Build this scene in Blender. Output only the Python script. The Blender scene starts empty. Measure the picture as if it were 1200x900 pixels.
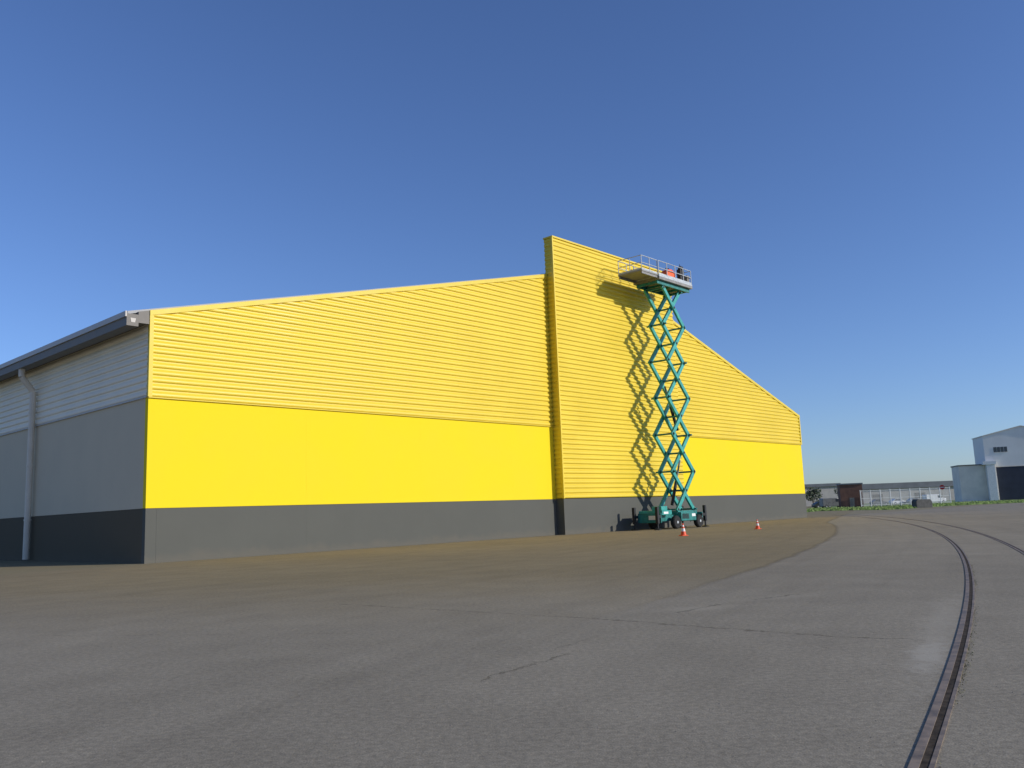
import bpy, bmesh, math, random
import numpy as np
from mathutils import Vector, Matrix
rnd = random.Random(11)
SC = bpy.context.scene
COL = SC.collection
# ------------------------------------------------------------------ camera solution
F, PITCH, ROLL, H = 1006.2, 0.14915, 0.038691, 1.6
fw = Vector((0, math.cos(PITCH), math.sin(PITCH)))
up0 = Vector((0, -math.sin(PITCH), math.cos(PITCH)))
rt0 = Vector((1, 0, 0))
XC = rt0*math.cos(ROLL) - up0*math.sin(ROLL)
YC = up0*math.cos(ROLL) + rt0*math.sin(ROLL)
cd = bpy.data.cameras.new('camera'); cam = bpy.data.objects.new('camera', cd); COL.objects.link(cam)
cd.sensor_width = 36; cd.lens = F/1200*36; cd.clip_start = 0.1; cd.clip_end = 9000
m3 = Matrix((XC, YC, -fw)).transposed()
cam.matrix_world = Matrix.Translation((0, 0, H)) @ m3.to_4x4()
SC.camera = cam
def ray(u, v): return fw + XC*((u-600)/F) - YC*((v-450)/F)
def gr(u, v):
    d = ray(u, v); t = -H/d.z
    return d.x*t, d.y*t
def at(u, v, y):
    d = ray(u, v); t = y/d.y
    return d.x*t, d.z*t + H
# ------------------------------------------------------------------ building frame
LX, LY, TH = -16.636, 38.818, 0.82802
c, sn = math.cos(TH), math.sin(TH)
def W(s, n, z=0): return Vector((LX+s*c+n*sn, LY+s*sn-n*c, z))
# ------------------------------------------------------------------ materials
def nt(name):
    m = bpy.data.materials.new(name); m.use_nodes = True
    t = m.node_tree; b = t.nodes['Principled BSDF']
    return m, t, b
class N:
    def __init__(s, t): s.t = t; s._p = None; s._o = None
    def _in(s, node, i, v):
        if v is None: return
        if isinstance(v, bpy.types.NodeSocket): s.t.links.new(v, node.inputs[i])
        else: node.inputs[i].default_value = v
    def m(s, op, a, b=None, c_=None):
        n = s.t.nodes.new('ShaderNodeMath'); n.operation = op
        s._in(n, 0, a); s._in(n, 1, b); s._in(n, 2, c_); return n.outputs[0]
    def noise(s, vec, sc, det=3, ro=.55, dist=0):
        n = s.t.nodes.new('ShaderNodeTexNoise'); n.inputs['Scale'].default_value = sc
        n.inputs['Detail'].default_value = det; n.inputs['Roughness'].default_value = ro
        n.inputs['Distortion'].default_value = dist
        s.t.links.new(vec, n.inputs['Vector']); return n.outputs['Fac']
    def sm(s, v, a, b, lo=0., hi=1.):
        n = s.t.nodes.new('ShaderNodeMapRange'); n.interpolation_type = 'SMOOTHSTEP'
        s._in(n, 0, v); n.inputs[1].default_value = a; n.inputs[2].default_value = b
        n.inputs[3].default_value = lo; n.inputs[4].default_value = hi; return n.outputs[0]
    def mix(s, f, a, b, mode='MIX'):
        n = s.t.nodes.new('ShaderNodeMix'); n.data_type = 'RGBA'; n.blend_type = mode
        s._in(n, 0, f)
        for i, v in ((6, a), (7, b)):
            if isinstance(v, tuple): n.inputs[i].default_value = (v[0], v[1], v[2], 1)
            else: s.t.links.new(v, n.inputs[i])
        return n.outputs[2]
    def pos(s):
        if s._p is None: s._p = s.t.nodes.new('ShaderNodeNewGeometry').outputs['Position']
        return s._p
    def obj(s):
        if s._o is None: s._o = s.t.nodes.new('ShaderNodeTexCoord').outputs['Object']
        return s._o
    def sep(s, v):
        n = s.t.nodes.new('ShaderNodeSeparateXYZ'); s.t.links.new(v, n.inputs[0]); return n.outputs
    def scale(s, v, x, y, z):
        n = s.t.nodes.new('ShaderNodeVectorMath'); n.operation = 'MULTIPLY'
        s.t.links.new(v, n.inputs[0]); n.inputs[1].default_value = (x, y, z); return n.outputs[0]
    def bump(s, h, st, dist):
        n = s.t.nodes.new('ShaderNodeBump'); n.inputs['Strength'].default_value = st
        n.inputs['Distance'].default_value = dist; s.t.links.new(h, n.inputs['Height']); return n.outputs[0]
def paint(name, col, rough=.5, var=.1, sc=3., metal=0., spec=.4, streak=0., dust=0., bump=0.):
    m, t, b = nt(name); n = N(t); o = n.obj()
    d = tuple(x*(1-2.2*var) for x in col); l = tuple(min(1, x*(1+var)) for x in col)
    f = n.sm(n.noise(o, sc, 4, .6), .3, .7)
    cc = n.mix(f, d, l)
    if streak:
        st = n.noise(n.scale(o, 2.2, 2.2, .12), 1.0, 4, .6)
        cc = n.mix(n.sm(st, .5, .75, 0, streak), cc, tuple(x*.62 for x in col))
    if dust:
        z = n.sep(n.pos())[2]
        zz = n.m('ADD', z, n.m('MULTIPLY', n.m('SUBTRACT', n.noise(n.pos(), 1.2, 4), .5), .9))
        cc = n.mix(n.sm(zz, .0, .55, dust, 0), cc, (.17, .145, .11))
    t.links.new(cc, b.inputs['Base Color'])
    t.links.new(n.m('MULTIPLY_ADD', f, .12, rough-.06), b.inputs['Roughness'])
    b.inputs['Metallic'].default_value = metal; b.inputs['Specular IOR Level'].default_value = spec
    if bump: t.links.new(n.bump(n.noise(o, sc*12, 3), .35, bump), b.inputs['Normal'])
    return m
MT = {}
MT['y_clad'] = paint('yellow_cladding', (.755, .560, .036), .45, .02, .25, streak=.06, spec=.45)
MT['y_wall'] = paint('yellow_render', (.82, .64, .018), .85, .008, .3, bump=.003, spec=.2)
MT['y_trim'] = paint('yellow_trim', (.73, .55, .04), .5, .03, .5)
MT['plinth'] = paint('grey_plinth', (.104, .106, .094), .8, .03, .35, streak=.03, dust=.3, bump=.004, spec=.2)
MT['plinth_s'] = paint('grey_plinth_shade_warmed', (.128, .107, .074), .85, .03, .35, streak=.02, dust=.2, bump=.004, spec=.10)  # same grey plinth, colour warmed to offset blue skylight on the shaded side
MT['w_clad'] = paint('white_cladding', (.90, .82, .66), .55, .025, .4, streak=.03, spec=.3)
MT['g_wall'] = paint('grey_side_render', (.66, .57, .42), .85, .015, .35, bump=.004, spec=.12)
MT['fascia'] = paint('dark_fascia', (.20, .185, .165), .6, .08, 1., spec=.3)
MT['lip'] = paint('pale_lip', (.50, .47, .43), .5, .06, 1.)
MT['pipe'] = paint('downpipe_grey', (.74, .66, .54), .55, .04, 1., streak=.06)
MT['roof'] = paint('roof_sheet', (.3, .31, .32), .5, .08, .5)
MT['teal'] = paint('teal_paint', (.042, .355, .315), .45, .12, 2.5, streak=.22)
MT['teal_d'] = paint('teal_dark_paint', (.018, .20, .185), .5, .15, 3., streak=.3)
MT['rail_w'] = paint('pale_rail_paint', (.48, .52, .54), .45, .1, 4.)
MT['alu'] = paint('aluminium_deck', (.24, .235, .22), .55, .12, 3., metal=.2)
MT['black'] = paint('black_steel', (.018, .019, .021), .55, .1, 5.)
MT['rubber'] = paint('tyre_rubber', (.022, .022, .022), .85, .12, 8.)
MT['chrome'] = paint('cylinder_steel', (.16, .17, .17), .4, .05, 4., metal=.4)
MT['orange'] = paint('orange_red', (.85, .13, .03), .6, .08, 6.)
MT['cone_o'] = paint('cone_orange', (.85, .09, .02), .5, .08, 6.)
MT['white'] = paint('white_paint', (.78, .78, .76), .5, .05, 4.)
MT['steel'] = paint('rail_rust_steel', (.235, .180, .132), .6, .22, 5., metal=.0, spec=.35)
MT['groove'] = paint('groove_dirt', (.072, .057, .042), .95, .25, 8., spec=.1)
MT['ind_w'] = paint('pale_white_sheet', (.80, .78, .74), .6, .03, .2, streak=.08)
MT['ind_g'] = paint('annex_grey_sheet', (.84, .76, .66), .75, .05, .3, streak=.08, spec=.15)
MT['ind_d'] = paint('navy_door', (.035, .04, .06), .6, .1, .5)
MT['glass'] = paint('dark_glass', (.04, .05, .065), .12, .1, 2., spec=.6)
MT['concrete'] = paint('concrete_block', (.105, .105, .10), .9, .14, 2., streak=.2)
MT['grit'] = paint('grit_stone', (.27, .24, .20), .9, .2, 2.)
MT['shed'] = paint('red_brown_shed', (.17, .085, .06), .8, .12, 1., streak=.25)
MT['slate'] = paint('slate_blue_roof', (.15, .165, .18), .6, .08, .3)
MT['cream'] = paint('cream_wall', (.42, .40, .37), .7, .06, .4)
MT['bark'] = paint('bark', (.09, .065, .045), .9, .2, 4.)
MT['red'] = paint('sign_red', (.6, .02, .025), .4, .04, 4.)
for k, col in dict(dark=(.035, .045, .045), grey=(.16, .17, .18), carwhite=(.72, .73, .74), silver=(.38, .4, .42), blue=(.04, .08, .17)).items():
    MT['car_'+k] = paint('car_paint_'+k, col, .3, .04, 2., spec=.5)
def leaf_mat(name, a, b_):
    m, t, b = nt(name); n = N(t); o = n.obj()
    f = n.noise(o, .9, 4, .7)
    t.links.new(n.mix(n.sm(f, .3, .7), a, b_), b.inputs['Base Color']); b.inputs['Roughness'].default_value = .8
    return m
MT['leaf'] = leaf_mat('leaves', (.035, .055, .025), (.075, .095, .04))
MT['weed'] = leaf_mat('weed_blades', (.12, .13, .05), (.22, .19, .10))
MT['grass'] = leaf_mat('grass_blades', (.11, .20, .03), (.18, .24, .06))
# ------------------------------------------------------------------ mesh builder
class MB:
    def __init__(s): s.v = []; s.f = []; s.mi = []; s.keep = False
    def add(s, vs, fs, mi=0):
        o = len(s.v); s.v += [tuple(v) for v in vs]; s.f += [tuple(i+o for i in f) for f in fs]; s.mi += [mi]*len(fs); return s
    def box(s, x0, x1, y0, y1, z0, z1, mi=0):
        return s.add([(x0,y0,z0),(x1,y0,z0),(x1,y1,z0),(x0,y1,z0),(x0,y0,z1),(x1,y0,z1),(x1,y1,z1),(x0,y1,z1)],
            [(0,3,2,1),(4,5,6,7),(0,1,5,4),(1,2,6,5),(2,3,7,6),(3,0,4,7)], mi)
    def bar(s, p, q, w, h, side=(0,1,0), mi=0):
        p = Vector(p); q = Vector(q); d = (q-p).normalized(); a = Vector(side); a = (a-d*a.dot(d)).normalized(); b = d.cross(a)
        a *= w/2; b *= h/2
        vs = [p-a-b, p+a-b, p+a+b, p-a+b, q-a-b, q+a-b, q+a+b, q-a+b]
        return s.add(vs, [(0,1,2,3),(7,6,5,4),(0,4,5,1),(1,5,6,2),(2,6,7,3),(3,7,4,0)], mi)
    def tube(s, p, q, r, n=10, r2=None, mi=0, cap=True):
        p = Vector(p); q = Vector(q); d = (q-p).normalized(); r2 = r if r2 is None else r2
        a = d.orthogonal().normalized(); b = d.cross(a); vs = []
        for P, rr in ((p, r), (q, r2)):
            for i in range(n):
                t = 2*math.pi*i/n; vs.append(P+a*(rr*math.cos(t))+b*(rr*math.sin(t)))
        fs = [(i, (i+1) % n, n+(i+1) % n, n+i) for i in range(n)]
        if cap: fs += [tuple(range(n))[::-1], tuple(range(n, 2*n))]
        return s.add(vs, fs, mi)
    def path(s, pts, r, n=10):
        for a, b in zip(pts[:-1], pts[1:]): s.tube(a, b, r, n)
        return s
    def prism_xz(s, poly, y0, y1, mi=0):
        k = len(poly); vs = [(x, y0, z) for x, z in poly]+[(x, y1, z) for x, z in poly]
        fs = [tuple(range(k)), tuple(range(k, 2*k))[::-1]]+[(i, k+i, k+(i+1) % k, (i+1) % k) for i in range(k)]
        return s.add(vs, fs, mi)
    def lathe(s, prof, n=20, mi=0, center=(0,0)):
        vs = []
        for r, z in prof:
            for i in range(n):
                t = 2*math.pi*i/n; vs.append((center[0]+r*math.cos(t), center[1]+r*math.sin(t), z))
        fs = []
        for j in range(len(prof)-1):
            for i in range(n):
                fs.append((j*n+i, j*n+(i+1) % n, (j+1)*n+(i+1) % n, (j+1)*n+i))
        fs += [tuple(range(n))[::-1], tuple((len(prof)-1)*n+i for i in range(n))]
        return s.add(vs, fs, mi)
    def build(s, name, mat, parent=None, bevel=0, smooth=False, loc=None):
        me = bpy.data.meshes.new(name); me.from_pydata(s.v, [], s.f)
        me.materials.append(MT[mat] if isinstance(mat, str) else mat)
        if smooth: me.polygons.foreach_set('use_smooth', [True]*len(me.polygons))
        me.update()
        if not s.keep:
            bm = bmesh.new(); bm.from_mesh(me); bmesh.ops.recalc_face_normals(bm, faces=bm.faces); bm.to_mesh(me); bm.free()
        o = bpy.data.objects.new(name, me); COL.objects.link(o)
        if parent: o.parent = parent
        if loc: o.location = loc
        if bevel:
            bv = o.modifiers.new('bevel', 'BEVEL'); bv.width = bevel; bv.segments = 2; bv.limit_method = 'ANGLE'
        return o
def tag(o, label=None, cat=None, group=None, kind=None):
    if label: o['label'] = label
    if cat: o['category'] = cat
    if group: o['group'] = group
    if kind: o['kind'] = kind
    return o
def empty(name, loc, rz=0):
    o = bpy.data.objects.new(name, None); COL.objects.link(o); o.location = loc; o.rotation_euler = (0, 0, rz); o.empty_display_size = .3
    return o
# ------------------------------------------------------------------ ground
rail_pts = [(5.43, 2.40), (7.78, 3.70), (10.6, 5.23), (16.83, 8.54), (28.25, 14.1), (43.98, 20.77), (59.66, 26.0), (88.7, 33.8)]
RC = np.polyfit([p[0] for p in rail_pts], [p[1] for p in rail_pts], 3)
def rail_line(off, y0=-12, y1=100, st=.6):
    out = []
    y = y0
    while y <= y1:
        x = np.polyval(RC, y); d = np.polyval(np.polyder(RC), y)
        nn = math.hypot(1, d)
        out.append((x+off/nn, y-off*d/nn)); y += st
    return out
def strip(mb, o0, o1, z0, z1=None, y0=-12, y1=100):
    a = rail_line(o0, y0, y1); b = rail_line(o1, y0, y1); k = len(a)
    if z1 is None:
        mb.add([(x, y, z0) for x, y in a]+[(x, y, z0) for x, y in b], [(i, k+i, k+i+1, i+1) for i in range(k-1)])
    else:
        vs = [(x, y, z0) for x, y in a]+[(x, y, z1) for x, y in a]+[(x, y, z1) for x, y in b]+[(x, y, z0) for x, y in b]
        fs = []
        for i in range(k-1):
            for j in range(3): fs.append((j*k+i, (j+1)*k+i, (j+1)*k+i+1, j*k+i+1))
        mb.add(vs, fs)
    return mb
def ground_mat():
    m, t, b = nt('worn_asphalt'); n = N(t); p = n.pos(); X, Y, Z = n.sep(p)
    big = n.noise(p, .09, 3); med = n.noise(p, .8, 4, .6); fine = n.noise(p, 16, 3, .7); grit = n.noise(p, 75, 2, .6)
    wob = n.m('SUBTRACT', n.noise(p, .35, 4, .6), .5)
    def lin(a, b_, k):
        return n.m('ADD', n.m('MULTIPLY_ADD', X, a, k), n.m('MULTIPLY', Y, b_))
    d0 = lin(-.921, .389, 1.1*.921-13.2*.389)
    tt = n.m('MULTIPLY', lin(.389, .921, -(1.1*.389+13.2*.921)), 1/57.4)
    tc = n.m('MINIMUM', n.m('MAXIMUM', tt, 0.), 1.)
    bul = n.m('MULTIPLY', n.m('MULTIPLY', tc, n.m('SUBTRACT', 1., tc)), 7.4)
    d = n.m('ADD', d0, bul)
    dw = n.m('MULTIPLY_ADD', wob, .5, d)
    ap1 = n.sm(dw, -.05, .05)
    d2 = n.m('MULTIPLY_ADD', wob, 6., lin(.12, 1, -16))
    far2 = n.sm(d2, -6, 9)
    apron = n.m('MULTIPLY', ap1, far2)
    col = n.mix(apron, (.302, .266, .200), (.272, .221, .134))
    lane = n.m('MULTIPLY', n.sm(dw, -2.4, -.15), n.sm(dw, -.05, .05, 1, 0))
    col = n.mix(n.m('MULTIPLY', n.m('MULTIPLY', lane, .12), n.sm(d2, -4, 14)), col, (.22, .19, .14))
    edge = n.m('MULTIPLY', n.sm(n.m('ABSOLUTE', dw), .04, .17, 1, 0), far2)
    col = n.mix(n.m('MULTIPLY', edge, .4), col, (.13, .11, .075))
    def tone(col, f, a, b_, lo, hi):
        k = n.sm(f, a, b_, lo, hi)
        cc = n.t.nodes.new('ShaderNodeVectorMath'); cc.operation = 'SCALE'; t.links.new(col, cc.inputs[0]); t.links.new(k, cc.inputs['Scale']); return cc.outputs[0]
    col = tone(col, big, .35, .68, .94, 1.05); col = tone(col, med, .25, .75, .92, 1.06); col = tone(col, fine, .3, .72, .82, 1.15); col = tone(col, grit, .35, .7, .80, 1.18)
    sw = t.nodes.new('ShaderNodeCombineXYZ'); t.links.new(n.m('MULTIPLY', d, 1.4), sw.inputs[0]); t.links.new(n.m('MULTIPLY', tt, 2.9), sw.inputs[1])
    col = tone(col, n.noise(sw.outputs[0], 1., 3, .6), .42, .74, 1.02, .94)
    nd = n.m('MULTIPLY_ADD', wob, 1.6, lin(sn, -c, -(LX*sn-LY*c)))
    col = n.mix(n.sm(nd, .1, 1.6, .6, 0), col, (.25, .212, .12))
    wobn = n.noise(p, 3., 5, .7)
    bl_ = n.m('MULTIPLY', n.m('SUBTRACT', wobn, .5), 2.2)
    def blob(u, v, rx, ry, rot):
        cx, cy = gr(u, v); cr, sr = math.cos(rot), math.sin(rot)
        a = n.m('DIVIDE', lin(cr, sr, -cx*cr-cy*sr), rx); e = n.m('DIVIDE', lin(-sr, cr, cx*sr-cy*cr), ry)
        q = n.m('ADD', n.m('SQRT', n.m('ADD', n.m('MULTIPLY', a, a), n.m('MULTIPLY', e, e))), bl_)
        return n.sm(q, .1, 1.25, 1, 0)
    for u, v, rx, ry, rot, k, cl in [(1086, 768, .20, 1.2, -.5, .5, (.47, .435, .36)), (1100, 735, .3, 4.5, -.5, .4, (.42, .38, .30)), (820, 713, .8, .35, .3, .4, (.385, .345, .265)),
                                 (908, 700, .8, .35, .3, .35, (.385, .345, .265))]:
        col = n.mix(n.m('MULTIPLY', blob(u, v, rx, ry, rot), k), col, cl)
    wob2 = n.m('MULTIPLY', n.m('SUBTRACT', wobn, .5), .55)
    brk = n.noise(p, 1.4, 3)
    def seg(a, b_, w, k, thr):
        nonlocal col
        x1, y1 = gr(*a); x2, y2 = gr(*b_); L = math.hypot(x2-x1, y2-y1); ux, uy = (x2-x1)/L, (y2-y1)/L
        al = lin(ux, uy, -x1*ux-y1*uy); pe = lin(-uy, ux, x1*uy-y1*ux)
        pe = n.m('ABSOLUTE', n.m('ADD', pe, wob2))
        msk = n.m('MULTIPLY', n.sm(pe, w*.3, w, 1, 0), n.m('MULTIPLY', n.m('GREATER_THAN', al, 0.), n.m('LESS_THAN', al, L)))
        msk = n.m('MULTIPLY', msk, n.sm(brk, thr-.1, thr+.15))
        col = n.mix(n.m('MULTIPLY', msk, k), col, (.10, .085, .058))
    seg((400, 708), (700, 725), .06, .5, .42); seg((700, 725), (960, 745), .05, .6, .38); seg((960, 745), (1085, 750), .045, .6, .38)
    seg((420, 880), (560, 798), .016, .4, .5); seg((560, 798), (665, 766), .03, .65, .42); seg((795, 718), (840, 708), .05, .6, .38); seg((885, 703), (935, 696), .05, .6, .38)
    seg((60, 745), (430, 742), .035, .35, .5); seg((640, 765), (700, 745), .03, .4, .48)
    t.links.new(col, b.inputs['Base Color']); b.inputs['Roughness'].default_value = .95; b.inputs['Specular IOR Level'].default_value = .10
    t.links.new(n.bump(n.m('MULTIPLY_ADD', grit, .5, fine), .35, .009), b.inputs['Normal'])
    return m
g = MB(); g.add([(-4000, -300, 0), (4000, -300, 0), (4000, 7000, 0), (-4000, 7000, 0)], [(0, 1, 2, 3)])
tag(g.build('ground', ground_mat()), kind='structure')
def grass_ground():
    m, t, b = nt('grass_ground'); n = N(t); p = n.pos()
    col = n.mix(n.sm(n.noise(p, .12, 5, .65), .35, .65), (.12, .215, .03), (.21, .23, .08))
    col = n.mix(n.sm(n.noise(p, 2., 4, .7), .3, .7, 0, .4), col, (.08, .13, .025))
    t.links.new(col, b.inputs['Base Color']); b.inputs['Roughness'].default_value = .95
    return m
near = [gr(u, v) for u, v in [(925, 602), (960, 599), (1000, 598), (1040, 597.5), (1062, 596.3), (1085, 594.5), (1110, 593), (1150, 591), (1200, 589), (1260, 586)]]
gg = MB(); k = len(near)
far = [(x*430/y*1.02+20, 430) for x, y in near]
gg.add([(x, y, .012) for x, y in near]+[(x, y, .012) for x, y in far], [(i, i+1, k+i+1, k+i) for i in range(k-1)])
tag(gg.build('grass_verge', grass_ground()), kind='structure')
bl = MB()
for i in range(6500):
    j = rnd.randrange(k-1); f = rnd.random(); dep = 1+abs(rnd.gauss(0, .16))
    x = (near[j][0]*(1-f)+near[j+1][0]*f)*dep; y = (near[j][1]*(1-f)+near[j+1][1]*f)*dep
    hh = rnd.uniform(.10, .36); a = rnd.gauss(0, .5); w = rnd.uniform(.1, .3)
    bl.add([(x-w*math.cos(a), y-w*math.sin(a), 0), (x+w*math.cos(a), y+w*math.sin(a), 0), (x+rnd.uniform(-.15, .15), y+rnd.uniform(.05, .3), hh)], [(0, 1, 2)])
tag(bl.build('grass', 'grass'), 'rough green grass along the far side of the road', 'grass', kind='stuff')
# ------------------------------------------------------------------ rails set in the asphalt
def make_rail(off, label):
    r = empty('embedded_rail', (0, 0, 0)); tag(r, label, 'rail', 'rails of the curved track')
    strip(MB(), off-.062, off-.004, -.05, .010).build('rail_head', 'steel', r)
    strip(MB(), off-.004, off+.048, .005).build('flange_groove', 'groove', r)
    strip(MB(), off+.048, off+.078, -.05, .009).build('check_rail', 'steel', r)
make_rail(0, 'rusty curved steel rail with groove in the asphalt, nearer the yellow building')
make_rail(1.5, 'rusty curved rail in the asphalt, outer one at the right picture edge')
wd = MB()
for i in range(1500):
    y = 3.5+abs(rnd.gauss(0, 1))*9; d = np.polyval(np.polyder(RC), y); off = .085+abs(rnd.gauss(0, .035))
    if math.sin(y*1.7)+math.sin(y*.73+1)+rnd.uniform(-1, 1) < -.2: continue
    x = np.polyval(RC, y)+off; hh = rnd.uniform(.004, .016); a = rnd.uniform(0, 6.28); w = rnd.uniform(.002, .006); e = rnd.uniform(.0, .025)
    wd.add([(x-w*math.sin(a), y+w*math.cos(a), 0), (x+w*math.sin(a), y-w*math.cos(a), 0), (x+e*math.cos(a), y+e*math.sin(a), hh)], [(0, 1, 2)])
tag(wd.build('weeds', 'weed'), 'low dry weeds growing along the right side of the near rail', 'weeds', kind='stuff')
st = MB()
for i in range(1000):
    y = 4+abs(rnd.gauss(0, 1))*7; x = rnd.uniform(-.75, .62)*y+.3; r = rnd.uniform(.003, .008)
    a = rnd.uniform(0, 6.28); vs = [(x+r*math.cos(a+q*1.57)*rnd.uniform(.6, 1.2), y+r*math.sin(a+q*1.57)*rnd.uniform(.6, 1.2), 0) for q in range(4)]+[(x, y, r*rnd.uniform(.6, 1.1))]
    st.add(vs, [(0, 1, 4), (1, 2, 4), (2, 3, 4), (3, 0, 4)])
tag(st.build('gravel', 'grit'), 'loose grit scattered over the asphalt', 'gravel', kind='stuff')
# ------------------------------------------------------------------ the yellow warehouse
SR, G, M_, EL, ER, SRG, ZRG = 68.6, 2.43, 7.5, 11.45, 10.45, 35.7, 20.1
DEP = 62.
PL, PR, PN, PZ = 28.65, 44.2, .70, 21.1
wh = empty('warehouse', (LX, LY, 0), TH)
tag(wh, 'large warehouse with yellow ribbed gable, grey plinth and projecting yellow panel', 'warehouse')
def zroof(s): return EL+(ZRG-EL)*s/SRG if s < SRG else ZRG-(ZRG-ER)*(s-SRG)/(SR-SRG)
GAP = .002
p = MB(); p.box(0, .5, 0, .3, -.3, G)
edges = [.5, 8.45, 16.4, 24.35, PL]
edges2 = [PR, 52.2, 60.2, SR]
for a, b_ in zip(edges[:-1], edges[1:]): p.box(a+(GAP if a > 1 else .006), b_, 0, .3, -.3, G)
p.box(PL+.01, PR-.01, -PN+.03, .3, -.3, G)
for a, b_ in zip(edges2[:-1], edges2[1:]): p.box(a+GAP, b_, 0, .3, -.3, G)
p.build('plinth', 'plinth', wh)
MB().box(.002, SR-.002, .302, DEP, -.3, G).build('side_plinth', 'plinth_s', wh)
for ed in (edges, edges2):
    p = MB()
    for a, b_ in zip(ed[:-1], ed[1:]): p.box(a+(GAP if a > 1 else -.5), b_, .004, .3, G+.012, M_)
    p.build('yellow_band', 'y_wall', wh)
MB().box(.002, SR-.002, .3, DEP, G+.012, M_).build('side_wall', 'g_wall', wh)
MB().prism_xz([(.05, M_), (.05, EL-.05), (SRG, ZRG-.05), (SR-.05, ER-.05), (SR-.05, M_)], .06, DEP).build('gable_core', 'g_wall', wh)
PROF = ((0, .0), (.05, .55), (.14, .9), (.28, 1.), (.44, .95), (.58, .72), (.70, .3), (.80, .0))
def profile(z0, z1, pitch, dp):
    out = []; z = z0
    while z < z1-.001:
        for f, o in PROF:
            zz = z+f*pitch
            if zz < z1: out.append((zz, o*dp))
        z += pitch
    out.append((z1, dp*.5)); return out
def ribbed(z0, z1, pitch, dp, lo, hi, fn):
    mb = MB(); pr = profile(z0, z1, pitch, dp); vs = []
    pr = [(z, o) for z, o in pr if hi(z)-lo(z) > .02]
    for z, o in pr: vs += [fn(lo(z), o, z), fn(hi(z), o, z)]
    mb.add(vs, [(2*i, 2*i+1, 2*i+3, 2*i+2) for i in range(len(pr)-1)]); mb.keep = True
    return mb
slL = (ZRG-EL)/SRG; slR = (ZRG-ER)/(SR-SRG)
fr = lambda s, o, z: (s, -o, z)
P1, D1 = .34, .080
ribbed(M_, ZRG, P1, D1, lambda z: max(.02, (z-EL)/slL), lambda z: PL-.02, fr).build('ribbed_cladding', 'y_clad', wh)
ribbed(M_, ZRG, P1, D1, lambda z: PR+.02, lambda z: min(SR-.02, SR-(z-ER)/slR), fr).build('ribbed_cladding', 'y_clad', wh)
MB().box(-.03, PL, -.095, .05, M_-.05, M_-.003).build('drip_flashing', 'y_trim', wh)
MB().box(PR, SR+.03, -.095, .05, M_-.05, M_-.003).build('drip_flashing', 'y_trim', wh)
for a, b_ in ((-.06, PL-.02), (PR+.02, SR+.06)):
    MB().prism_xz([(a, zroof(a)-.15), (b_, zroof(b_)-.15), (b_, zroof(b_)+.09), (a, zroof(a)+.09)], -.115, .12).build('verge_flashing', 'y_trim', wh)
MB().box(-.06, .13, -.105, .05, M_, EL-.14).build('corner_trim', 'y_trim', wh)
MB().box(SR-.13, SR+.05, -.105, .05, M_, ER-.14).build('corner_trim', 'y_trim', wh)
pan = MB().box(PL+.06, PR-.06, -PN+.06, 0.04, G+.03, PZ-.02).build('projecting_panel', 'y_clad', wh)
ribbed(G+.03, PZ, P1, D1, lambda z: PL, lambda z: PR, lambda s, o, z: (s, -PN+.05-o, z)).build('front_ribs', 'y_clad', pan)
ribbed(G+.03, PZ, P1, D1*.7, lambda z: -PN+.05, lambda z: .06, lambda s, o, z: (PL+.05-o, -s-PN+.11, z)).build('return_ribs', 'y_clad', pan)
ribbed(G+.03, PZ, P1, D1*.7, lambda z: -PN+.05, lambda z: .06, lambda s, o, z: (PR-.05+o, s, z)).build('return_ribs', 'y_clad', pan)
MB().box(PL-.04, PR+.04, -PN-.07, .10, PZ-.02, PZ+.10).build('coping', 'y_trim', pan)
MB().box(PL-.04, PL+.07, -PN-.05, -PN+.12, G+.03, PZ-.02).build('corner_trim', 'y_clad', pan)
OH = 1.0
zl = zroof(0)-OH*slL
rf = MB()
rf.prism_xz([(-OH, zl+.05), (SRG, ZRG+.02), (SRG, ZRG+.16), (-OH, zl+.19)], .125, DEP)
rf.prism_xz([(SRG+.002, ZRG+.02), (SR+.3, ER-.05), (SR+.3, ER+.09), (SRG+.002, ZRG+.16)], .125, DEP)
rf.build('roof', 'roof', wh)
ga = MB().box(-OH-.12, -OH+.42, -.08, DEP, zl-.52, zl+.03).build('eaves_fascia', 'fascia', wh)
MB().box(-OH-.19, -OH-.122, -.1, DEP, zl-.12, zl+.13).build('gutter_lip', 'lip', ga)
MB().prism_xz([(-OH+.04, zl-.16), (-OH+.30, zl-.16), (-OH+.26, zl-.36), (-OH+.08, zl-.36)], -.095, -.083).build('gutter_end', 'lip', ga, .004)
MB().box(-OH+.42, -.06, .13, DEP, zl-.30, zl-.24).build('soffit', 'fascia', wh)
MB().prism_xz([(-OH+.425, zl-.34), (-.065, zl-.34), (-.065, zroof(-.065)+.08), (-OH+.425, zroof(-OH+.425)+.08)], -.07, .12).build('eaves_closure', 'fascia', wh)
ribbed(M_+.05, zl-.2, P1, .07, lambda z: -DEP, lambda z: -.06, lambda s, o, z: (-o, -s, z)).build('side_ribs', 'w_clad', wh)
MB().box(-.085, .04, .06, DEP, M_-.03, M_+.045).build('side_drip_flashing', 'lip', wh)
dy = 14.1
dp = MB().path([(-OH+.1, dy, zl-.45), (-OH+.1, dy, zl-.95), (-.27, dy, zl-1.75), (-.27, dy, .1)], .165, 16).build('downpipe', 'pipe', wh)
for z in (8.2, 5.2, 2.2): MB().tube((-.27, dy, z), (-.27, dy, z+.09), .19, 16).build('pipe_collar', 'pipe', dp)
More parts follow.
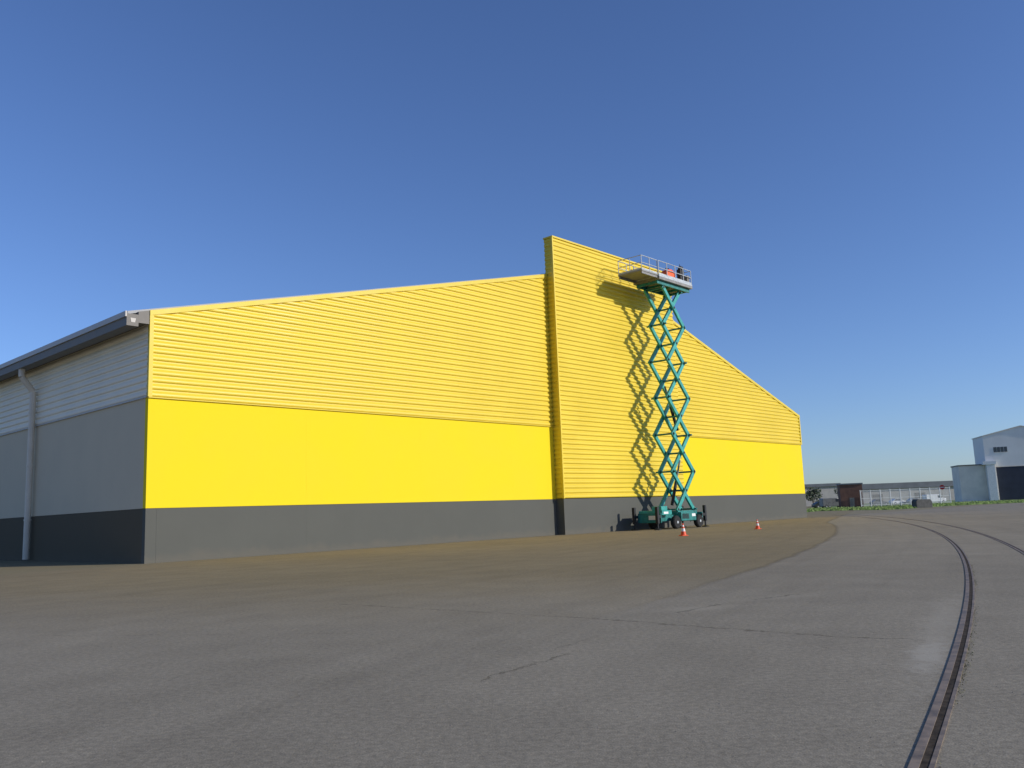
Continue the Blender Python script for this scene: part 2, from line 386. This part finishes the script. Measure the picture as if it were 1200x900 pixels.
# ------------------------------------------------------------------ scissor lift
lf = empty('scissor_lift', W(39.65, 2.8), TH)
tag(lf, 'teal scissor lift fully raised beside the yellow projecting panel', 'scissor lift')
XA, XB = -3.9, 1.9
ch = MB()
ch.box(XA+.1, XB-.1, -.55, .55, .58, 1.02)
ch.box(XA, XA+.1, -1.0, 1.0, .5, 1.2); ch.box(XB-.1, XB, -1.0, 1.0, .5, 1.15)
ch.box(-1.4, 1.4, -.82, .82, 1.02, 1.3)
ch.build('chassis', 'teal_d', lf, .02)
for sy in (-1, 1):
    e = MB().box(-1.35, .75, min(sy*.58, sy*1.12), max(sy*.58, sy*1.12), .55, 1.2).build('engine_housing', 'teal_d', lf, .04)
    lv = MB()
    for q in range(7): lv.box(-1.2+q*.13, -1.12+q*.13, sy*1.128-.006, sy*1.128+.006, .7, 1.08)
    lv.build('louvre', 'black', e)
    if sy < 0: MB().box(.12, .62, -1.135, -1.124, .86, 1.06).build('white_plate', 'white', e)
bb = MB().box(XA+.12, -2.5, -1.05, 1.0, 1.03, 1.38).box(XA+.2, -2.9, -.95, -.1, 1.38, 1.68).build('battery_box', 'teal', lf, .04)
MB().box(XA-.014, XA-.003, -.75, .05, .72, 1.02).build('white_plate', 'white', bb)
MB().box(-3.6, -3.0, -1.068, -1.052, 1.12, 1.28).build('white_plate', 'white', bb)
for y0_, y1_ in ((-.3, -.2), (-.15, .1), (.05, .3)):
    MB().path([(-2.5, y0_, 1.35), (-2.0, y0_*.8, 1.6), (-1.6, y1_, 1.5), (-1.2, y1_, 1.3)], .03, 8).build('hydraulic_hose', 'black', lf)
ld = MB()
for yy in (-.35, .15): ld.tube((1.95, yy, .4), (1.95, yy, 1.5), .025, 8)
for zz_ in (.5, .8, 1.1, 1.4): ld.tube((1.95, -.35, zz_), (1.95, .15, zz_), .02, 8)
ld.build('ladder', 'rail_w', lf)
def wheel(x, y):
    r = .48; s_ = -1 if y < 0 else 1
    vs = MB().lathe([(.25, -.18), (r-.06, -.18), (r, -.11), (r, .11), (r-.06, .18), (.25, .18)], 24)
    vs.v = [(a, cc, b_) for a, b_, cc in vs.v]
    t = vs.build('wheel', 'rubber', lf, loc=(x, y, r))
    MB().tube((0, -.13, 0), (0, .13, 0), .22, 18).tube((0, s_*.12, 0), (0, s_*.19, 0), .1, 12).build('rim', 'rail_w', t)
for x in (-1.95, 1.25):
    for y in (-.98, .98): wheel(x, y)
def outrigger(x, y, mat):
    xe = XB-.1 if x > 0 else XA+.1
    o = MB().box(x-.11, x+.11, y-.11, y+.11, .45, 1.65).bar((xe, y, .95), (x, y, .95), .16, .22).build('outrigger', mat, lf, .015)
    MB().tube((x, y, .10), (x, y, .5), .07, 10).build('outrigger_leg', 'black', o)
    MB().lathe([(.28, 0.0), (.28, .06), (.10, .12)], 16, center=(x, y)).build('foot_pad', 'black', o)
for y in (-.92, 1.08): outrigger(-4.25, y, 'black'); outrigger(2.35, y, 'black')
zb, zt, ns, hw = 1.4, 18.4, 6, 1.30
hgt = (zt-zb)/ns
for i in range(ns):
    z0 = zb+i*hgt; z1 = z0+hgt
    for sy in (-1, 1):
        for dr, yy in ((1, .80), (-1, .56)):
            if i % 2: yy = .56 if yy == .80 else .80
            p0 = Vector((-dr*hw, sy*yy, z0)); p1 = Vector((dr*hw, sy*yy, z1)); e = (p1-p0).normalized()*.16
            a = MB().bar(p0-e, p1+e, .17, .30).build('scissor_arm', 'teal', lf, .012)
            for pp in (p0, p1, (p0+p1)/2): MB().tube(pp-Vector((0, .11, 0)), pp+Vector((0, .11, 0)), .095, 12).build('pivot_boss', 'black', a)
    for x, z in ((-hw, z0), (hw, z0), (0, (z0+z1)/2)):
        MB().tube((x, -.88, z), (x, .88, z), .07, 12).build('cross_tube', 'teal_d', lf)
for x in (-hw, hw): MB().tube((x, -.88, zt), (x, .88, zt), .07, 12).build('cross_tube', 'teal_d', lf)
for a, b_ in (((-.75, 0, zb+.35), (.75, 0, zb+hgt+.9)), ((.7, 0, zb+2*hgt+.4), (-.7, 0, zb+3*hgt+.9))):
    a = Vector(a); b_ = Vector(b_); md = a.lerp(b_, .55)
    cy = MB().tube(a, md, .12, 14).build('lift_cylinder', 'black', lf)
    MB().tube(md, b_, .07, 12).build('piston_rod', 'chrome', cy)
ZF = 19.2
fr_ = MB()
for y in (-.9, .9): fr_.box(-2.3, 2.35, y-.06, y+.06, zt+.14, zt+.42)
for x in (-2.2, -1.1, 0, 1.1, 2.2): fr_.box(x-.05, x+.05, -.84, .84, zt+.18, zt+.38)
fr_.build('platform_frame', 'teal_d', lf, .01)
MB().box(-2.35, 2.45, -1.2, 1.2, zt+.425, ZF-.16).build('platform_base', 'alu', lf, .015)
MB().box(-2.35, 2.45, -1.19, 1.19, ZF-.155, ZF).build('deck', 'rail_w', lf, .01)
ZE = ZF+.02
ex = MB().box(-4.5, -2.37, -1.1, 1.1, ZE-.12, ZE)
for y in (-1.0, 1.0): ex.box(-4.45, -2.37, y-.06, y+.06, ZE-.30, ZE-.122)
ex.build('extension_deck', 'alu', lf, .01)
def rails(x0, x1, yw, z0, ends, name='guard_rail'):
    g = MB(); rr = .032
    for y in (-yw, yw):
        for z in (z0+.55, z0+1.1): g.tube((x0, y, z), (x1, y, z), rr, 8)
    for x in ends:
        for z in (z0+.55, z0+1.1): g.tube((x, -yw, z), (x, yw, z), rr, 8)
    g = g.build(name, 'rail_w', lf)
    nn = max(2, round((x1-x0)/1.15)); ps = [(x0+(x1-x0)*i/nn, y) for i in range(nn+1) for y in (-yw, yw)]+[(x, 0) for x in ends]
    for x, y in ps: MB().tube((x, y, z0-.02), (x, y, z0+1.1), rr, 8).build('post', 'rail_w', g)
    for y in (-yw, yw): MB().box(x0, x1, y-.012, y+.012, z0+.01, z0+.14).build('toe_board', 'rail_w', g)
    for x in ends: MB().box(x-.012, x+.012, -yw+.02, yw-.02, z0+.01, z0+.14).build('toe_board', 'rail_w', g)
rails(-2.3, 2.4, 1.14, ZF, (2.4,))
rails(-4.45, -2.34, 1.05, ZE, (-4.45,), 'extension_guard_rail')
cb = MB().box(.95, 1.5, -1.09, -.74, ZF+.15, ZF+1.05).box(1.05, 1.4, -1.1, -.8, ZF+1.05, ZF+1.3).build('control_box', 'black', lf, .03)
MB().bar((1.22, -.93, ZF+1.3), (1.14, -.93, ZF+1.47), .04, .04).build('joystick', 'black', cb)
MB().box(1.95, 2.34, -1.05, -.2, ZF+.02, ZF+.72).build('tool_locker', 'fascia', lf, .03)
bag = empty('work_bag', W(39.65-.45, 2.8+.8, ZF), TH)
tag(bag, 'orange red bag lying on the raised platform of the lift', 'bag')
MB().prism_xz([(-.62, .0), (.62, .0), (.65, .38), (.45, .70), (.1, .78), (-.35, .70), (-.65, .4)], -.28, .28).build('bag_body', 'orange', bag, .07)
MB().path([(-.3, 0, .68), (-.25, 0, .86), (.15, 0, .9), (.25, 0, .72)], .03, 8).build('handle', 'black', bag)
# ------------------------------------------------------------------ traffic cones
def cone(u, v, hgt, label):
    x, y = gr(u, v); r = empty('traffic_cone', (x, y, 0), .4); tag(r, label, 'traffic cone', 'traffic cones in front of the lift')
    k = hgt/.7; rr = lambda z: (.165-(.165-.03)*(z-.05)/.65)
    MB().box(-.2*k, .2*k, -.2*k, .2*k, 0, .045*k).build('base', 'cone_o', r, .015)
    def fr2(z0, z1, e=0): return MB().lathe([((rr(z0)+e)*k, z0*k), ((rr(z1)+e)*k, z1*k)], 20)
    fr2(.045, .70).build('cone_body', 'cone_o', r)
    fr2(.26, .42, .004).build('white_band', 'white', r); fr2(.52, .60, .004).build('white_band', 'white', r)
cone(801, 628, .68, 'orange traffic cone with white bands right in front of the lift')
cone(888, 620, .60, 'orange traffic cone standing alone to the right of the lift')
# ------------------------------------------------------------------ background, right
def car(u, v, y, rz, paintk, label, kind='car', L=4.3, group='parked vehicles behind the white fence'):
    x, z = at(u, v, y); r = empty('parked_van' if kind == 'van' else 'parked_car', (x, y, 0), rz); tag(r, label, kind, group)
    h = L/2
    if kind == 'van':
        body = [(-h, .35), (h, .35), (h, .95), (h-.25, 1.15), (h-1.0, 1.3), (h-1.7, 2.1), (h-2.1, 2.2), (-h+.1, 2.2), (-h, 2.0)]; wv = .92
        win = [(h-1.08, 1.33), (h-1.68, 2.0), (h-2.3, 2.0), (h-2.3, 1.33)]
    else:
        body = [(-h, .4), (-h+.1, .3), (h-.1, .3), (h, .5), (h-.05, .75), (h-1.05, .95), (h-1.9, 1.45), (-h+1.1, 1.5), (-h+.3, 1.0), (-h, .92)]; wv = .84
        win = [(h-1.2, .98), (h-1.92, 1.38), (-h+1.15, 1.42), (-h+.5, 1.0)]
    MB().prism_xz(body, -wv, wv).build('body', 'car_'+paintk, r, .09)
    MB().prism_xz(win, -wv-.006, -wv+.02).build('side_window', 'glass', r); MB().prism_xz(win, wv-.02, wv+.006).build('side_window', 'glass', r)
    if kind == 'van': MB().bar((h-1.02, 0, 1.33), (h-1.62, 0, 2.02), 1.5, .03).build('windscreen', 'glass', r)
    else: MB().bar((h-1.12, 0, 1.0), (h-1.84, 0, 1.42), 1.4, .03).build('windscreen', 'glass', r)
    for sx in (-h+.85, h-.85):
        for sy in (-1, 1):
            w_ = MB().tube((sx, sy*(wv-.17), .33), (sx, sy*(wv+.02), .33), .33, 18).build('wheel', 'rubber', r)
            MB().tube((sx, sy*(wv+.0), .33), (sx, sy*(wv+.03), .33), .2, 12).build('rim', 'car_silver', w_)
    for sy in (-.6, .6): MB().box(h-.06, h+.015, sy-.16, sy+.16, .62, .78).build('headlight', 'white', r)
car(963, 586, 205, .15, 'dark', 'dark car parked left of the red brown shed', L=4.6, group='vehicles parked by the shed')
car(975, 586, 200, .1, 'grey', 'grey van parked beside the red brown shed', 'van', 5.4, group='vehicles parked by the shed')
car(1030, 586, 215, .1, 'grey', 'grey car behind the left part of the white fence')
car(1052, 586, 218, .2, 'carwhite', 'white car behind the middle of the white fence')
car(1073, 586, 216, .1, 'silver', 'silver car behind the white fence, left of the white van')
car(1095, 586, 219, .15, 'carwhite', 'white van behind the right end of the white fence', 'van', 5.4)
x0, _ = at(984, 586, 195); x1, zt_ = at(1008, 566, 195)
sh = empty('shed', ((x0+x1)/2, 195, 0), -.2); tag(sh, 'small red brown shed standing left of the white fence', 'shed')
wd_ = (x1-x0)/2
MB().box(-wd_+.1, wd_-.1, -1.6, 1.6, -.1, zt_-.3).build('wall', 'shed', sh); MB().box(-wd_-.05, wd_+.05, -1.8, 1.8, zt_-.3, zt_).build('roof', 'slate', sh)
MB().box(-.5, .5, -1.63, -1.602, 0, 2.1).build('door', 'fascia', sh)
yf = 192
xa, _ = at(1009, 587, yf); xb, zf_ = at(1112, 567, yf); nb = 9
fe = empty('fence', (xa, yf, 0), 0); tag(fe, 'white metal fence with upright bars in front of parked cars', 'fence')
bw = (xb-xa)/nb; hf = 3.6
for i in range(nb+1): MB().box(i*bw-.07, i*bw+.07, -.07, .07, -.1, hf+.1).build('post', 'white', fe)
for i in range(nb):
    pn = MB()
    for z in (.35, 1.8, hf-.1): pn.box(i*bw+.07, (i+1)*bw-.07, -.03, .03, z-.04, z+.04)
    for j in range(10):
        xx = i*bw+.07+(bw-.14)*(j+.5)/10; pn.box(xx-.018, xx+.018, -.015, .015, .1, hf)
    pn.build('fence_panel', 'white', fe)
ys = 168; xs, zs = at(1104, 571, ys)
sg = empty('road_sign', (xs, ys, 0), -.5); tag(sg, 'round red no entry sign with white bar on a pole', 'sign')
MB().tube((0, .03, 0), (0, .03, zs+.4), .045, 10).build('pole', 'pipe', sg)
ds = MB().tube((0, -.02, zs), (0, 0, zs), .45, 28).build('sign_disc', 'red', sg); MB().box(-.33, .33, -.032, -.022, zs-.08, zs+.08).build('white_bar', 'white', ds)
for (u, v, rz, lab) in ((1081, 595, .2, 'dark weathered concrete block lying on the grass verge'),):
    x, y = gr(u, v); w2 = 10.5/ (F/y); hb = 9.5/(F/y)
    cbk = MB(); cbk.prism_xz([(-w2, -.05), (w2, -.05), (w2*.96, hb*.75), (w2*.8, hb), (-w2*.8, hb*1.04), (-w2, hb*.8)], -.6, .6)
    o = cbk.build('concrete_block', 'concrete', None, .06); o.location = (x, y, 0); o.rotation_euler = (0, 0, rz); tag(o, lab, 'concrete block')
yb = 340; xa, _ = at(1008, 580, yb); xb, zz = at(1122, 563, yb)
lb = empty('low_building', (xa, yb, 0), 0); tag(lb, 'long low building with slate blue roof behind the white fence', 'building')
Lb = xb-xa
MB().box(0, Lb, 0, 16, -.2, zz-2.2).build('wall', 'cream', lb); MB().prism_xz([(-.5, zz-2.2), (Lb+.5, zz-2.2), (Lb-.5, zz), (.5, zz)], -.8, 17).build('roof', 'slate', lb)
for q in (.12, .55): MB().box(Lb*q, Lb*q+4.2, -.03, -.002, 0, 3.4).build('door', 'fascia', lb)
yb2 = 300; xa, _ = at(940, 580, yb2); xb, zz = at(985, 566, yb2)
lb2 = empty('low_building', (xa, yb2, 0), 0); tag(lb2, 'low grey building behind the dark parked car', 'building')
MB().box(0, xb-xa, 0, 12, -.2, zz-1.).build('wall', 'cream', lb2); MB().prism_xz([(-.4, zz-1), (xb-xa+.4, zz-1), (xb-xa-.3, zz), (.3, zz)], -.6, 12.6).build('roof', 'slate', lb2)
yi = 235; S = F/yi
xi, zi0 = at(1160, 584, yi)
ib = empty('industrial_building', (xi, yi, 0), -.26); tag(ib, 'tall pale industrial building with dark doorway at the right picture edge', 'industrial building')
Wd = 2*46/S*.88; ze = at(1153, 511, yi)[1]; zr = at(1197, 498, yi)[1]-.5
MB().prism_xz([(0, -.2), (Wd, -.2), (Wd, ze), (Wd/2, zr), (0, ze)], 0, 11).build('wall', 'ind_w', ib)
MB().prism_xz([(-.2, ze-.1), (Wd/2, zr+.02), (Wd/2, zr+.22), (-.2, ze+.10)], -.25, 11.3).prism_xz([(Wd/2+.002, zr+.02), (Wd+.25, ze-.1), (Wd+.25, ze+.10), (Wd/2+.002, zr+.22)], -.25, 11.3).build('roof', 'ind_g', ib)
zd = at(1175, 547, yi)[1]
do = MB().box(2.4, Wd*.62, -.06, -.003, 0, zd).build('doorway', 'ind_d', ib)
MB().box(2.1, Wd*.62+.2, -.14, -.062, zd-.05, zd+.28).build('door_frame', 'ind_g', do)
z1 = at(1170, 530, yi)[1]; z2 = at(1170, 524, yi)[1]
for q in range(4):
    w_ = MB().box(2.3+q*.86, 3.06+q*.86, -.05, -.003, z1, z2).build('window', 'glass', ib)
    MB().box(2.26+q*.86, 3.1+q*.86, -.09, -.004, z1-.1, z1-.004).build('sill', 'ind_g', w_)
cp = MB().box(-1.0, 2.2, -1.6, -.01, at(1150, 545, yi)[1], at(1150, 541, yi)[1])
cp.box(-.2, 1.8, -1.4, -.02, -.2, at(1150, 545, yi)[1]-.004)
cp.build('porch', 'white', ib)
za = at(1125, 546, yi)[1]
an = MB().box(-32/S*.9, -.004, .4, 9, -.2, za).build('annex', 'ind_g', ib); MB().box(-32/S*.9-.2, -.004, .2, 9.2, za+.003, za+.3).build('annex_roof', 'fascia', an)
# trees
def leaves(mb, cx, cy, cz, rx, ry, rz, nl, sz):
    cl = [(rnd.gauss(0, .5), rnd.gauss(0, .5), rnd.gauss(0, .45), rnd.uniform(.3, .55)) for _ in range(9)]
    for i in range(nl):
        a, b_, d_, rr = cl[rnd.randrange(9)]
        v = Vector((rnd.gauss(0, 1), rnd.gauss(0, 1), rnd.gauss(0, 1))).normalized()*rr*rnd.uniform(.6, 1.1)
        p_ = Vector((cx+(a+v.x)*rx, cy+(b_+v.y)*ry, max(.1, cz+(d_+v.z)*rz)))
        t1 = Vector((rnd.gauss(0, 1), rnd.gauss(0, 1), rnd.gauss(0, 1))).normalized()*sz; t2 = t1.orthogonal().normalized()*sz*.7
        mb.add([p_-t1, p_+t2, p_+t1, p_-t2], [(0, 1, 2, 3)])
def tree(u, v, y, ztop, rx, label):
    x, _ = at(u, v, y); r = empty('tree', (x, y, 0)); tag(r, label, 'tree')
    MB().tube((0, 0, -.1), (.1, 0, ztop*.55), .2, 8, .1).tube((.1, 0, ztop*.4), (.8, .2, ztop*.75), .09, 6, .03).tube((.05, 0, ztop*.35), (-.7, -.1, ztop*.7), .09, 6, .03).build('trunk', 'bark', r)
    mb = MB(); leaves(mb, 0, 0, ztop*.5, rx, rx, ztop*.36, 900, .25); mb.build('crown', 'leaf', r)
tree(952, 580, 240, at(957, 566, 240)[1], 2.6, 'dark tree just right of the yellow warehouse corner')
tree(990, 580, 262, at(990, 564, 262)[1], 3.0, 'dark bushy tree behind the red brown shed')
tl = MB()
for i in range(26):
    u = 900+i*13; y = 520; x, _ = at(u, 575, y); leaves(tl, x, y, 3.5, 5, 3, rnd.uniform(3, 5), 160, .7)
tag(tl.build('tree_line', 'leaf'), 'far off dark tree line on the horizon', 'tree line', kind='stuff')
# ------------------------------------------------------------------ light
EL_S = math.radians(21); phi = math.atan2(-c, sn)+math.radians(25)
sd = Vector((math.cos(phi)*math.cos(EL_S), math.sin(phi)*math.cos(EL_S), math.sin(EL_S)))
sl = bpy.data.lights.new('sun', 'SUN'); sl.energy = 3.75; sl.angle = math.radians(.5); sl.color = (1, .94, .84)
so = bpy.data.objects.new('sun', sl); COL.objects.link(so); so.rotation_euler = sd.to_track_quat('Z', 'Y').to_euler(); so.location = (30, -30, 60)
w = bpy.data.worlds.new('World'); SC.world = w; w.use_nodes = True
t = w.node_tree; bg = t.nodes['Background']
sk = t.nodes.new('ShaderNodeTexSky'); sk.sky_type = 'NISHITA'; sk.sun_disc = False
sk.sun_elevation = EL_S; sk.sun_rotation = math.pi/2-phi
sk.air_density = 1.0; sk.dust_density = .8; sk.ozone_density = 2.6; sk.altitude = 700
mx = t.nodes.new('ShaderNodeMix'); mx.data_type = 'RGBA'; mx.blend_type = 'MULTIPLY'; mx.inputs[0].default_value = 1
mx.inputs[7].default_value = (.83, .98, 1.35, 1)
t.links.new(sk.outputs[0], mx.inputs[6]); t.links.new(mx.outputs[2], bg.inputs['Color']); bg.inputs['Strength'].default_value = .107
SC.view_settings.view_transform = 'Standard'; SC.view_settings.look = 'None'; SC.view_settings.exposure = 0
